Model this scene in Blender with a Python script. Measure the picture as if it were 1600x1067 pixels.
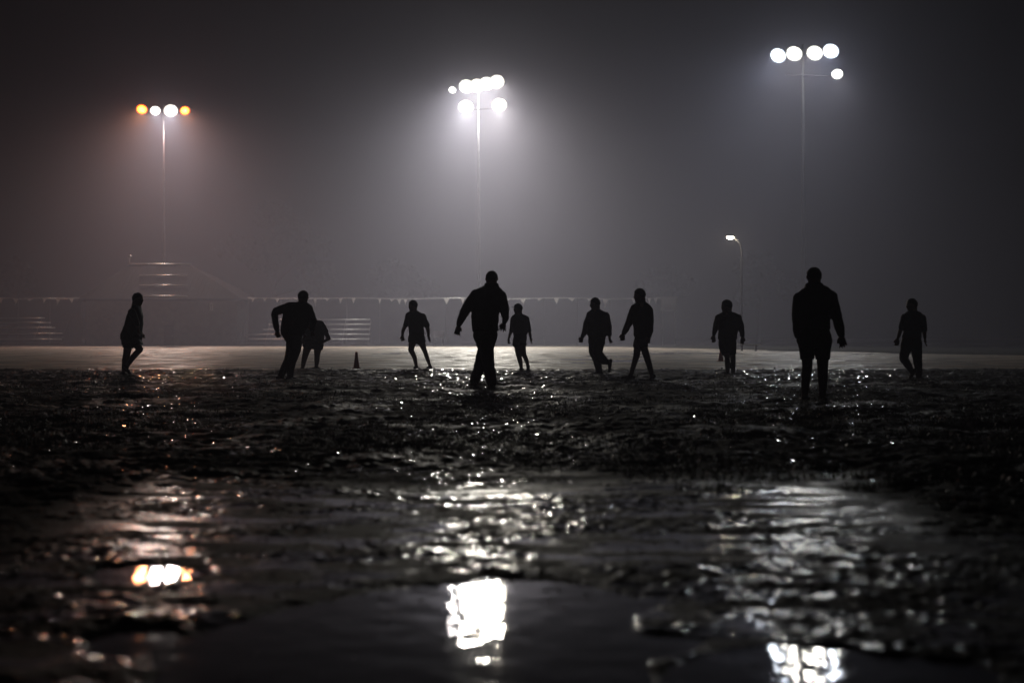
import bpy, bmesh, math, random
import numpy as np
from mathutils import Vector, Matrix
from mathutils import noise as mnoise

# ------------------------------------------------------------------ scene
for o in list(bpy.data.objects):
    bpy.data.objects.remove(o)
S = bpy.context.scene
C = S.collection
R = math.radians
rng = np.random.default_rng(7)
random.seed(7)

# camera: standing low over the mud, 50 mm, wide open
CAM_H = 0.80
FPX = 2222.0            # focal length in photo pixels (50 mm on 36 mm, 1600 px)
HOR = 529.0             # horizon row in the photo
cd = bpy.data.cameras.new('camera'); cam = bpy.data.objects.new('camera', cd); C.objects.link(cam)
cam.location = (0, 0, CAM_H)
cam.rotation_euler = (R(90) - math.atan((533.5 - HOR) / FPX), 0, 0)
cd.lens = 50; cd.sensor_width = 36; cd.clip_start = 0.05; cd.clip_end = 3000
cd.dof.use_dof = True; cd.dof.focus_distance = 27.0; cd.dof.aperture_fstop = 1.8
S.camera = cam

# night sky: the sun far below the horizon
w = bpy.data.worlds.new('World'); S.world = w; w.use_nodes = True
nt = w.node_tree; bg = nt.nodes['Background']
sky = nt.nodes.new('ShaderNodeTexSky'); sky.sky_type = 'NISHITA'; sky.sun_disc = False
sky.sun_elevation = R(-7); sky.sun_rotation = R(200)
nt.links.new(sky.outputs[0], bg.inputs[0]); bg.inputs[1].default_value = 0.05

S.view_settings.view_transform = 'Standard'; S.view_settings.look = 'None'
S.view_settings.exposure = 0.0; S.view_settings.gamma = 1.0
S.render.engine = 'CYCLES'
cy = S.cycles
cy.max_bounces = 5; cy.diffuse_bounces = 1; cy.glossy_bounces = 3; cy.transmission_bounces = 2
cy.volume_bounces = 0; cy.transparent_max_bounces = 6
cy.sample_clamp_indirect = 6.0; cy.sample_clamp_direct = 0.0
cy.caustics_reflective = False; cy.caustics_refractive = False
cy.use_denoising = True

LAMP_L = 66.0         # radiance of a floodlight lens seen off its beam
BEAM_W = 800.0        # power of one floodlight beam
BEAM_SPREAD = 66.0
BEAM_TILT = 38.5
FOG_D = 0.0022          # haze density
FOG_G = 0.6

# ------------------------------------------------------------------ helpers
def px(X, Y, d):
    """point at distance d seen at photo pixel X, Y"""
    return Vector(((X - 800.0) * d / FPX, d, CAM_H + (HOR - Y) * d / FPX))

def tag(o, label=None, cat=None, group=None, kind=None):
    if label: o['label'] = label
    if cat: o['category'] = cat
    if group: o['group'] = group
    if kind: o['kind'] = kind
    return o

def thing(name, loc, label, cat, group=None, rz=0.0):
    o = bpy.data.objects.new(name, None); C.objects.link(o)
    o.empty_display_size = 0.2
    o.location = loc; o.rotation_euler = (0, 0, rz)
    return tag(o, label, cat, group)

def link(name, me, mat=None, parent=None, loc=None):
    o = bpy.data.objects.new(name, me); C.objects.link(o)
    if mat is not None:
        me.materials.clear(); me.materials.append(mat)
    if parent is not None: o.parent = parent
    if loc is not None: o.location = loc
    return o

def mesh(verts, faces, smooth=False, name='m'):
    me = bpy.data.meshes.new(name)
    me.from_pydata([tuple(v) for v in verts], [], [tuple(f) for f in faces])
    me.update()
    if smooth:
        me.polygons.foreach_set('use_smooth', [True] * len(me.polygons))
    return me

class MB:
    """collects boxes, tubes and ellipsoids into one mesh"""
    def __init__(s): s.v = []; s.f = []
    def add(s, vs, fs):
        n = len(s.v); s.v += [Vector(v) for v in vs]; s.f += [tuple(i + n for i in f) for f in fs]; return s
    def box(s, c, size, rz=0.0, bev=0.0):
        x, y, z = size[0] / 2, size[1] / 2, size[2] / 2
        m = Matrix.Rotation(rz, 3, 'Z'); c = Vector(c)
        if bev <= 0:
            vs = [m @ Vector((sx * x, sy * y, sz * z)) + c for sz in (-1, 1) for sx, sy in ((-1, -1), (1, -1), (1, 1), (-1, 1))]
            return s.add(vs, [(0, 3, 2, 1), (4, 5, 6, 7), (0, 1, 5, 4), (1, 2, 6, 5), (2, 3, 7, 6), (3, 0, 4, 7)])
        b = min(bev, x * .9, y * .9, z * .9)
        vs = []
        for zz, k in ((-z, b), (-z + b, 0), (z - b, 0), (z, b)):
            for sx, sy in ((-1, -1), (1, -1), (1, 1), (-1, 1)):
                vs.append(m @ Vector((sx * (x - k), sy * (y - k), zz)) + c)
        fs = [(0, 3, 2, 1), (12, 13, 14, 15)]
        for r in range(3):
            for k in range(4):
                a = r * 4 + k; bq = r * 4 + (k + 1) % 4
                fs.append((a, bq, bq + 4, a + 4))
        return s.add(vs, fs)
    def tube(s, pts, rads, n=10, cap=True):
        pts = [Vector(p) for p in pts]
        if not hasattr(rads, '__len__'): rads = [rads] * len(pts)
        vs = []; fs = []
        for i, p in enumerate(pts):
            a = pts[max(i - 1, 0)]; b = pts[min(i + 1, len(pts) - 1)]
            t = (b - a).normalized() if (b - a).length > 1e-9 else Vector((0, 0, 1))
            ref = Vector((0, 1, 0)) if abs(t.y) < 0.9 else Vector((1, 0, 0))
            u = t.cross(ref).normalized(); q = t.cross(u)
            for k in range(n):
                an = 2 * math.pi * k / n
                vs.append(p + (u * math.cos(an) + q * math.sin(an)) * rads[i])
        for i in range(len(pts) - 1):
            for k in range(n):
                a = i * n + k; b = i * n + (k + 1) % n
                fs.append((a, b, b + n, a + n))
        if cap:
            fs.append(tuple(range(n - 1, -1, -1))); o = (len(pts) - 1) * n
            fs.append(tuple(o + k for k in range(n)))
        return s.add(vs, fs)
    def ell(s, c, r, m=None, nu=14, nv=10):
        c = Vector(c); vs = []; fs = []
        if not hasattr(r, '__len__'): r = (r, r, r)
        for j in range(1, nv):
            th = math.pi * j / nv
            for k in range(nu):
                ph = 2 * math.pi * k / nu
                v = Vector((r[0] * math.sin(th) * math.cos(ph), r[1] * math.sin(th) * math.sin(ph), r[2] * math.cos(th)))
                vs.append((m @ v if m else v) + c)
        t = Vector((0, 0, r[2])); vs.append((m @ t if m else t) + c); vs.append((m @ -t if m else -t) + c)
        T = (nv - 1) * nu; B = T + 1
        for j in range(nv - 2):
            for k in range(nu):
                a = j * nu + k; b = j * nu + (k + 1) % nu
                fs.append((a, a + nu, b + nu, b))
        for k in range(nu):
            fs.append((T, k, (k + 1) % nu)); o = (nv - 2) * nu
            fs.append((B, o + (k + 1) % nu, o + k))
        return s.add(vs, fs)
    def chain(s, pts, rads, n=14):
        """tapered limb with round joints"""
        for i in range(len(pts) - 1):
            s.tube([pts[i], pts[i + 1]], [rads[i], rads[i + 1]], n)
        for p, r in zip(pts, rads):
            s.ell(p, r, nu=n, nv=8)
        return s
    def loft(s, rings, n=28, e=2.3):
        """rings: (centre, half width x, half depth y)"""
        vs = []; fs = []
        for c, a, b in rings:
            for k in range(n):
                an = 2 * math.pi * k / n; ca, sa = math.cos(an), math.sin(an)
                vs.append(Vector(c) + Vector((a * math.copysign(abs(ca) ** (2 / e), ca), b * math.copysign(abs(sa) ** (2 / e), sa), 0)))
        for i in range(len(rings) - 1):
            for k in range(n):
                a = i * n + k; b = i * n + (k + 1) % n
                fs.append((a, a + n, b + n, b))
        fs.append(tuple(range(n))); o = (len(rings) - 1) * n
        fs.append(tuple(o + k for k in range(n - 1, -1, -1)))
        return s.add(vs, fs)
    def mesh(s, smooth=False): return mesh(s.v, s.f, smooth)
    def build(s, name, mat, parent=None, smooth=False): return link(name, s.mesh(smooth), mat, parent)

def remeshed(mb, voxel, smooth_it=2, fold=0.0, seed=0):
    me = mb.mesh()
    o = bpy.data.objects.new('tmp', me); C.objects.link(o)
    m = o.modifiers.new('r', 'REMESH'); m.mode = 'VOXEL'; m.voxel_size = voxel
    if smooth_it:
        k = o.modifiers.new('s', 'SMOOTH'); k.iterations = smooth_it; k.factor = 0.5
    dg = bpy.context.evaluated_depsgraph_get(); dg.update()
    out = bpy.data.meshes.new_from_object(o.evaluated_get(dg))
    bpy.data.objects.remove(o); bpy.data.meshes.remove(me)
    out.polygons.foreach_set('use_smooth', [True] * len(out.polygons)); out.update()
    if fold > 0:      # creases in wet cloth
        n = len(out.vertices); co = np.empty(n * 3); nr = np.empty(n * 3)
        out.vertices.foreach_get('co', co); out.vertex_normals.foreach_get('vector', nr)
        co = co.reshape(-1, 3); nr = nr.reshape(-1, 3); d = np.empty(n)
        for k in range(n):
            q = Vector((co[k, 0] * 9 + seed * 3.7, co[k, 1] * 9 + seed * 1.3, co[k, 2] * 6))
            d[k] = fold * ((1 - abs(mnoise.noise(q)) * 2) * .7 + mnoise.noise(q * 2.7) * .5)
        out.vertices.foreach_set('co', (co + nr * d[:, None]).ravel())
        out.update()
    return out

# ------------------------------------------------------------------ materials
def mat_new(name):
    m = bpy.data.materials.new(name); m.use_nodes = True
    return m, m.node_tree, m.node_tree.nodes['Principled BSDF']

def mat_simple(name, col, rough=0.6, metal=0.0, var=0.25, scale=6.0, bump=0.0, bscale=80.0, spec=.5):
    m, t, p = mat_new(name)
    tc = t.nodes.new('ShaderNodeTexCoord')
    n = t.nodes.new('ShaderNodeTexNoise'); n.inputs['Scale'].default_value = scale; n.inputs['Detail'].default_value = 5
    t.links.new(tc.outputs['Object'], n.inputs['Vector'])
    cr = t.nodes.new('ShaderNodeValToRGB')
    a = [max(0, c * (1 - var)) for c in col]; b = [min(1, c * (1 + var)) for c in col]
    cr.color_ramp.elements[0].position = .3; cr.color_ramp.elements[1].position = .7
    cr.color_ramp.elements[0].color = (*a, 1); cr.color_ramp.elements[1].color = (*b, 1)
    t.links.new(n.outputs['Fac'], cr.inputs['Fac']); t.links.new(cr.outputs['Color'], p.inputs['Base Color'])
    p.inputs['Roughness'].default_value = rough; p.inputs['Metallic'].default_value = metal
    p.inputs['Specular IOR Level'].default_value = spec
    if bump > 0:
        n2 = t.nodes.new('ShaderNodeTexNoise'); n2.inputs['Scale'].default_value = bscale; n2.inputs['Detail'].default_value = 3
        t.links.new(tc.outputs['Object'], n2.inputs['Vector'])
        bn = t.nodes.new('ShaderNodeBump'); bn.inputs['Strength'].default_value = bump; bn.inputs['Distance'].default_value = 0.01
        t.links.new(n2.outputs['Fac'], bn.inputs['Height']); t.links.new(bn.outputs['Normal'], p.inputs['Normal'])
    return m

def mat_translucent(name, col):
    m, t, p = mat_new(name)
    p.inputs['Base Color'].default_value = (*col, 1); p.inputs['Roughness'].default_value = .6
    tr = t.nodes.new('ShaderNodeBsdfTranslucent'); tr.inputs['Color'].default_value = (*col, 1)
    mx = t.nodes.new('ShaderNodeMixShader'); mx.inputs[0].default_value = .6
    out = t.nodes['Material Output']
    t.links.new(p.outputs[0], mx.inputs[1]); t.links.new(tr.outputs[0], mx.inputs[2]); t.links.new(mx.outputs[0], out.inputs['Surface'])
    return m

def mat_emit(name, col, strength, radial=False):
    m, t, p = mat_new(name)
    p.inputs['Base Color'].default_value = (.3, .3, .3, 1)
    p.inputs['Emission Color'].default_value = (*col, 1); p.inputs['Emission Strength'].default_value = strength
    m.cycles.emission_sampling = 'FRONT'
    if radial:        # a reflector is brightest in the middle and falls off to its rim
        at = t.nodes.new('ShaderNodeAttribute'); at.attribute_name = 'radial'
        mr = t.nodes.new('ShaderNodeMapRange'); mr.inputs['From Min'].default_value = .35; mr.inputs['From Max'].default_value = 1.0
        mr.inputs['To Min'].default_value = 1.0; mr.inputs['To Max'].default_value = 0.0
        t.links.new(at.outputs['Fac'], mr.inputs['Value'])
        pw = t.nodes.new('ShaderNodeMath'); pw.operation = 'POWER'; pw.inputs[1].default_value = 2.6; t.links.new(mr.outputs[0], pw.inputs[0])
        ml = t.nodes.new('ShaderNodeMath'); ml.operation = 'MULTIPLY_ADD'; ml.inputs[1].default_value = strength * 1.7; ml.inputs[2].default_value = .25
        t.links.new(pw.outputs[0], ml.inputs[0]); t.links.new(ml.outputs[0], p.inputs['Emission Strength'])
    return m

def mat_ground():
    m, t, p = mat_new('wet_mud')
    N = t.nodes.new; L = t.links.new
    tc = N('ShaderNodeTexCoord')
    def noise(scale, detail):
        n = N('ShaderNodeTexNoise'); n.inputs['Scale'].default_value = scale; n.inputs['Detail'].default_value = detail
        L(tc.outputs['Object'], n.inputs['Vector']); return n.outputs['Fac']
    def ramp(v, a, b, lo=0.0, hi=1.0, smooth=True):
        n = N('ShaderNodeMapRange')
        if smooth: n.interpolation_type = 'SMOOTHSTEP'
        n.inputs['From Min'].default_value = a; n.inputs['From Max'].default_value = b
        n.inputs['To Min'].default_value = lo; n.inputs['To Max'].default_value = hi
        L(v, n.inputs['Value']); return n.outputs[0]
    def math_(op, a, b):
        n = N('ShaderNodeMath'); n.operation = op
        for k, q in ((0, a), (1, b)):
            if hasattr(q, 'links'): L(q, n.inputs[k])
            else: n.inputs[k].default_value = q
        return n.outputs[0]
    def mix(f, a, b):
        n = N('ShaderNodeMix'); n.data_type = 'FLOAT'; L(f, n.inputs[0])
        for k, q in ((2, a), (3, b)):
            if hasattr(q, 'links'): L(q, n.inputs[k])
            else: n.inputs[k].default_value = q
        return n.outputs[0]
    def mixc(f, a, b):
        n = N('ShaderNodeMix'); n.data_type = 'RGBA'; L(f, n.inputs[0])
        for k, q in ((6, a), (7, b)):
            if hasattr(q, 'links'): L(q, n.inputs[k])
            else: n.inputs[k].default_value = (*q, 1)
        return n.outputs[2]
    sp = N('ShaderNodeSeparateXYZ'); L(tc.outputs['Object'], sp.inputs[0])
    # ground cover: bare wet mud near the camera, trampled turf in the middle, churned mud, then raked clay
    wob = math_('MULTIPLY', math_('SUBTRACT', noise(.45, 6), .5), 5.0)
    yw = math_('ADD', sp.outputs['Y'], wob)
    ax = math_('ABSOLUTE', math_('ADD', sp.outputs['X'], .12), 0.0)
    side = ramp(math_('ADD', ax, math_('MULTIPLY', wob, .35)), 1.25, 2.3)
    turf_a = math_('MAXIMUM', ramp(yw, 7.0, 8.4), side)
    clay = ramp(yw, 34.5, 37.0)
    turf = math_('MULTIPLY', turf_a, math_('SUBTRACT', 1.0, clay))
    churned = ramp(yw, 22.0, 28.0)
    spots = noise(26.0, 3)
    thr = math_('SUBTRACT', mix(churned, .66, .61), ramp(noise(.8, 5), .48, .66, 0.0, .09))
    wet = math_('GREATER_THAN', spots, thr)
    dry = math_('MULTIPLY', turf, math_('SUBTRACT', 1.0, wet))
    # colours
    mudc = mixc(ramp(noise(1.7, 8), .32, .7), (.016, .013, .010), (.05, .042, .031))
    turfc = mixc(ramp(noise(4.0, 8), .35, .65), (.012, .013, .008), (.034, .033, .018))
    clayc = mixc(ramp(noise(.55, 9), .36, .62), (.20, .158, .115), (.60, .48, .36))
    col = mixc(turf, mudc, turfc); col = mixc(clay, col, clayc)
    L(col, p.inputs['Base Color'])
    rw = ramp(noise(3.5, 5), .38, .62, .02, .065)
    damp = ramp(noise(.75, 6), .47, .62)
    rough = mix(dry, rw, mix(damp, .8, .5))
    # bare mud dries in streaks: dull crust between the wet films
    mp = N('ShaderNodeMapping'); mp.inputs['Scale'].default_value = (2.2, 4.5, 1.0); L(tc.outputs['Object'], mp.inputs['Vector'])
    sn = N('ShaderNodeTexNoise'); sn.inputs['Scale'].default_value = 1.0; sn.inputs['Detail'].default_value = 6; sn.inputs['Roughness'].default_value = .62
    L(mp.outputs[0], sn.inputs['Vector'])
    crust = math_('MULTIPLY', ramp(sn.outputs['Fac'], .47, .53), math_('SUBTRACT', 1.0, turf_a))
    rough = mix(crust, rough, .62)
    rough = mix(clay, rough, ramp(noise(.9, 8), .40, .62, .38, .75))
    L(rough, p.inputs['Roughness'])
    L(mix(clay, mix(crust, mix(dry, .5, mix(damp, .06, .26)), .12), .25), p.inputs['Specular IOR Level'])
    p.inputs['IOR'].default_value = 1.36
    bn = N('ShaderNodeBump'); bn.inputs['Distance'].default_value = .01
    L(math_('ADD', ramp(noise(2.4, 4), .42, .62, .04, .17), math_('MULTIPLY', dry, .6)), bn.inputs['Strength'])
    L(noise(48, 3), bn.inputs['Height']); L(bn.outputs['Normal'], p.inputs['Normal'])
    return m

def mat_water():
    m, t, p = mat_new('muddy_water')
    N = t.nodes.new; L = t.links.new
    p.inputs['Base Color'].default_value = (.010, .012, .016, 1)
    p.inputs['Roughness'].default_value = .035; p.inputs['IOR'].default_value = 1.33
    tc = N('ShaderNodeTexCoord')
    n = N('ShaderNodeTexNoise'); n.inputs['Scale'].default_value = 7; n.inputs['Detail'].default_value = 3
    L(tc.outputs['Object'], n.inputs['Vector'])
    b = N('ShaderNodeBump'); b.inputs['Strength'].default_value = .24; b.inputs['Distance'].default_value = .01
    L(n.outputs['Fac'], b.inputs['Height']); L(b.outputs['Normal'], p.inputs['Normal'])
    return m

M = dict(
    mud=mat_ground(), water=mat_water(),
    verge=mat_simple('verge_grass', (.008, .010, .005), 1.0, spec=.05, var=.5, scale=2, bump=.8, bscale=20),
    grass=mat_simple('wet_grass', (.035, .05, .02), .35, var=.4, scale=3),
    steel=mat_simple('galvanised_steel', (.45, .45, .46), .38, .9, var=.15, scale=4),
    crumb=mat_simple('wet_crumb', (.03, .025, .018), .32, var=.4, scale=3),
    dull=mat_simple('weathered_steel', (.035, .035, .037), .8, .0, var=.25, scale=4),
    alu=mat_simple('wet_aluminium', (.32, .32, .32), .42, 1.0, var=.1, scale=3),
    dark=mat_simple('dark_metal', (.05, .05, .055), .5, .5),
    lamp_body=mat_simple('lamp_housing', (.25, .25, .26), .45, .7),
    screen=mat_simple('dark_windscreen', (.03, .032, .034), .85, var=.3, scale=1.5, bump=.3, bscale=30),
    roof=mat_simple('wet_metal_roof', (.007, .007, .008), .9, .0, var=.2, scale=1.5, spec=.02),
    brick=mat_simple('dull_wall', (.10, .09, .085), .8, var=.25, scale=2, bump=.4, bscale=30),
    pale=mat_simple('pale_board', (.65, .65, .66), .5, var=.1, scale=3), board=mat_translucent('pale_sheet', (.55, .55, .56)),
    pennant=mat_translucent('pennant_cloth', (.78, .77, .76)),
    rope=mat_simple('white_rope', (.7, .7, .7), .5),
    glass=mat_simple('dark_glass', (.3, .32, .34), .15),
    cone=mat_simple('orange_plastic', (.55, .09, .015), .4, var=.15),
    bark=mat_simple('bark', (.06, .045, .035), .9, bump=.6, bscale=14),
    leaf=mat_simple('leaves', (.03, .04, .018), .8, var=.5, scale=.8),
    skin=mat_simple('skin', (.17, .10, .07), .5, var=.12, scale=9),
    hair=mat_simple('dark_hair', (.018, .014, .012), .5, bump=.6, bscale=140),
    shoe=mat_simple('muddy_shoe', (.03, .026, .022), .55, var=.4, scale=14),
    eye=mat_simple('eye', (.6, .58, .55), .2),
    black=mat_simple('black_cloth', (.018, .018, .02), .6, var=.3, scale=7, bump=.4, bscale=45),
    navy=mat_simple('navy_cloth', (.02, .024, .04), .6, var=.3, scale=7, bump=.4, bscale=45),
    char=mat_simple('charcoal_cloth', (.035, .035, .038), .6, var=.3, scale=7, bump=.4, bscale=45),
    olive=mat_simple('brown_cloth', (.04, .034, .028), .6, var=.3, scale=7, bump=.4, bscale=45),
    palecloth=mat_translucent('pale_grey_cloth', (.55, .57, .60)),
)

# ------------------------------------------------------------------ terrain height
_tab = np.random.default_rng(3).random((256, 256))
def vnoise(x, y, seed=0):
    a = 0.6 + seed * 0.83; ca, sa = math.cos(a), math.sin(a)
    u = x * ca - y * sa + seed * 17.31; v = x * sa + y * ca + seed * 9.77
    i = np.floor(u); j = np.floor(v); fu = u - i; fv = v - j
    i = i.astype(np.int64) % 256; j = j.astype(np.int64) % 256
    fu = fu * fu * fu * (fu * (fu * 6 - 15) + 10); fv = fv * fv * fv * (fv * (fv * 6 - 15) + 10)
    i1 = (i + 1) % 256; j1 = (j + 1) % 256
    a0 = _tab[i, j] * (1 - fu) + _tab[i1, j] * fu
    a1 = _tab[i, j1] * (1 - fu) + _tab[i1, j1] * fu
    return (a0 * (1 - fv) + a1 * fv) * 2 - 1

def sstep(a, b, x):
    t = np.clip((x - a) / (b - a), 0, 1); return t * t * (3 - 2 * t)

WL = -0.012      # level of the standing water
def height(x, y, fine=1.0):
    x = np.asarray(x, float); y = np.asarray(y, float)
    wob = 1.2 * vnoise(x / 3.1, y / 3.1, 11)
    near = (1 - sstep(7.0, 9.0, y + wob)) * (1 - .75 * sstep(1.5, 2.6, np.abs(x + .12) + .4 * wob))
    far = sstep(35.5, 37.5, y + wob * .8 - .12 * x * 0)
    mid = np.clip(1 - near - far, 0, 1)
    grav = sstep(23, 28, y + wob) * mid
    # octaves
    big = vnoise(x / 2.6, y / 2.6, 1)
    m1 = vnoise(x / .75, y / .75, 2)
    m2 = vnoise(x / .33, y / .33, 3)
    s1 = vnoise(x / .14, y / .14, 4)
    s2 = vnoise(x / .062, y / .062, 5)
    s3 = vnoise(x / .028, y / .028, 6)
    clod = 1 - np.abs(vnoise(x / .21, y / .21, 7)); clod = clod * clod
    s4 = vnoise(x / .0125, y / .0125, 16)
    patch = sstep(-.32, .30, vnoise(x / .45, y / .36, 14) + .5 * vnoise(x / .13, y / .11, 15))
    crumb = np.maximum(0, vnoise(x / .05, y / .05, 17) - .15); crumb2 = np.maximum(0, vnoise(x / .024, y / .024, 18) - .2)
    hn = .009 * big + .007 * m1 + .0035 * m2 + .0013 * s1 + .0007 * s2 + .0003 * s3 + .000 + patch * (.0012 * s1 + .0022 * s2 + .0023 * s3 + .0010 * s4 + .007 * crumb + .006 * crumb2)
    # the open puddles close to the camera
    e1 = ((x + .16 + .20 * m1 + .12 * m2 + .05 * s1) / .72) ** 2 + ((y - 3.15 + .24 * m1 + .16 * m2 + .05 * s1) / 1.60) ** 2
    e2 = ((x - .74 + .07 * m2) / .36) ** 2 + ((y - 3.42 + .1 * m1 + .06 * m2) / .38) ** 2
    e3 = ((x + 1.22 + .08 * m2 + .05 * s1) / .20) ** 2 + ((y - 4.95 + .12 * m2) / .22) ** 2
    e4 = ((x + .96 + .06 * m2 + .04 * s1) / .14) ** 2 + ((y - 3.85 + .08 * m2) / .20) ** 2
    dip = np.maximum(np.maximum(1 - sstep(.62, 1.15, e1), 1 - sstep(.5, 1.3, e2)), .8 * np.maximum(1 - sstep(.4, 1.6, e3), 1 - sstep(.4, 1.6, e4)))
    hn = hn * (1 - .6 * dip) - .028 * dip
    hm = .032 + .022 * big + .022 * m1 + .017 * m2 + .014 * s1 + .014 * (clod - .5) + .010 * s2 + .004 * s3 - .020 * sstep(.2, .7, vnoise(x / 2.4, y / 1.5, 33))
    hg = .022 + .010 * big + .010 * m1 + .018 * m2 + .024 * s1 + .026 * (clod - .4) + .010 * s2
    hm = hm * (1 - grav) + hg * grav
    ff = vnoise(x / 9., y / 9., 8); f2 = vnoise(x / 2.2, y / 4., 9)
    hf = -.004 + .010 * ff + .006 * f2 + .0015 * m2 + .001 * s1
    h = hn * near + hm * mid + hf * far
    return h * fine

def gz(x, y): return float(height(np.array([x]), np.array([y]))[0])

# ------------------------------------------------------------------ ground sheet
def build_ground():
    ys = np.concatenate([[-300, -80, -20, -6, -1, .4, 1.0, 1.4], np.geomspace(1.7, 2.4, 60)[:-1], np.geomspace(2.4, 9.5, 780)[:-1], np.geomspace(9.5, 62, 480), np.geomspace(62.6, 260, 110), [320, 450, 700, 1200, 2000]])
    u = np.linspace(-1, 1, 600)
    ext = np.array([1.05, 1.12, 1.25, 1.5, 2, 3, 5, 10, 30, 100, 400])
    u = np.concatenate([-ext[::-1], u, ext])
    Yg, U = np.meshgrid(ys, u, indexing='ij')
    W = np.where(Yg > 0, .40 * np.maximum(Yg, 0) + .6, .6)
    X = np.clip(U * W, -2000, 2000)
    out = np.where(np.abs(U) > 1.01, np.clip(1.6 - np.abs(U), 0, 1), 1.0)
    Z = height(X, Yg) * out
    nr, nc = X.shape
    me = bpy.data.meshes.new('field')
    co = np.stack([X, Yg, Z], -1).reshape(-1, 3).astype(np.float32)
    idx = np.arange(nr * nc).reshape(nr, nc)
    q = np.stack([idx[:-1, :-1], idx[:-1, 1:], idx[1:, 1:], idx[1:, :-1]], -1).reshape(-1, 4)
    me.vertices.add(len(co)); me.vertices.foreach_set('co', co.ravel())
    me.loops.add(q.size); me.loops.foreach_set('vertex_index', q.ravel().astype(np.int32))
    me.polygons.add(len(q)); me.polygons.foreach_set('loop_start', np.arange(0, q.size, 4, dtype=np.int32))
    me.polygons.foreach_set('loop_total', np.full(len(q), 4, np.int32))
    me.polygons.foreach_set('use_smooth', np.ones(len(q), bool))
    me.update(calc_edges=True); me.validate()
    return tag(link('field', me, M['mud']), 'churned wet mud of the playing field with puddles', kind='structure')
build_ground()
wat = link('standing_water', mesh([(-70, -2, WL), (60, -2, WL), (60, 150, WL), (-70, 150, WL)], [(0, 1, 2, 3)]), M['water'])
tag(wat, 'still dark water standing in the hollows of the mud', kind='structure')

# grass verge beyond the field
EDGE = [(-220, 160), (-80, 149), (-40, 145.5), (-3, 142.5), (6, 140), (10, 136), (24, 66), (28, 44), (36, 10), (60, -60)]
def build_verge():
    ins = [(0, 0), (.3, .05), (1.2, .07), (4, .08), (20, .09)]
    pts = []
    for (x0, y0), (x1, y1) in zip(EDGE[:-1], EDGE[1:]):
        k = max(2, int(math.hypot(x1 - x0, y1 - y0) / 1.2))
        for i in range(k): pts.append((x0 + (x1 - x0) * i / k, y0 + (y1 - y0) * i / k))
    pts.append(EDGE[-1])
    V = []; F = []; nI = len(ins) + 2
    for i, (x, y) in enumerate(pts):
        a = pts[max(i - 3, 0)]; b = pts[min(i + 3, len(pts) - 1)]
        tx, ty = b[0] - a[0], b[1] - a[1]; l = math.hypot(tx, ty); nx, ny = -ty / l, tx / l
        for k, (o, z) in enumerate(ins):
            j = .12 * random.uniform(-1, 1) if k < 3 else 0
            V.append((x + nx * (o + j * 2), y + ny * (o + j * 2), z * (1 + j * 2) - (.06 if k == 0 else 0)))
        V.append((x + nx * 60, y + ny * 60, .10)); V.append((x + nx * 900 + 0, y + ny * 900, .12))
    for i in range(len(pts) - 1):
        for k in range(nI - 1):
            F.append((i * nI + k, (i + 1) * nI + k, (i + 1) * nI + k + 1, i * nI + k + 1))
    return tag(link('grass_verge', mesh(V, F, True), M['verge']), 'dark grass verge rising beyond the wet field', kind='structure')
build_verge()
VZ = .09   # verge level

# ------------------------------------------------------------------ short wet grass left in the churned mud
def build_grass():
    n = 46000
    y = np.exp(rng.uniform(math.log(7.5), math.log(37), n * 3)); x = rng.uniform(-1, 1, n * 3) * (.40 * y + 1.2)
    dens = vnoise(x / 1.1, y / 1.1, 21) + .6 * vnoise(x / .3, y / .3, 22)
    keep = dens > .15; x = x[keep][:n]; y = y[keep][:n]; n = len(x)
    z = height(x, y) - .004
    hgt = rng.uniform(.015, .05, n); az = rng.uniform(0, 2 * math.pi, n); lean = rng.uniform(.1, 1.1, n)
    wd = rng.uniform(.0025, .005, n)
    px_ = np.cos(az + 1.57) * wd; py_ = np.sin(az + 1.57) * wd
    dx = np.cos(az) * hgt * lean; dy = np.sin(az) * hgt * lean
    a = np.stack([x - px_, y - py_, z], 1); b = np.stack([x + px_, y + py_, z], 1)
    mx = x + dx * .4; my = y + dy * .4; mz = z + hgt * .65
    c = np.stack([mx + px_ * .8, my + py_ * .8, mz], 1); d = np.stack([mx - px_ * .8, my - py_ * .8, mz], 1)
    e = np.stack([x + dx, y + dy, z + hgt * (.95 - .35 * lean)], 1)
    V = np.stack([a, b, c, d, e], 1).reshape(-1, 3)
    k = np.arange(n) * 5
    F = [(int(i), int(i + 1), int(i + 2), int(i + 3)) for i in k] + [(int(i + 3), int(i + 2), int(i + 4)) for i in k]
    return tag(link('grass', mesh(V, F), M['grass']), 'short trampled wet grass left in the mud', 'grass', kind='stuff')
build_grass()

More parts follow.
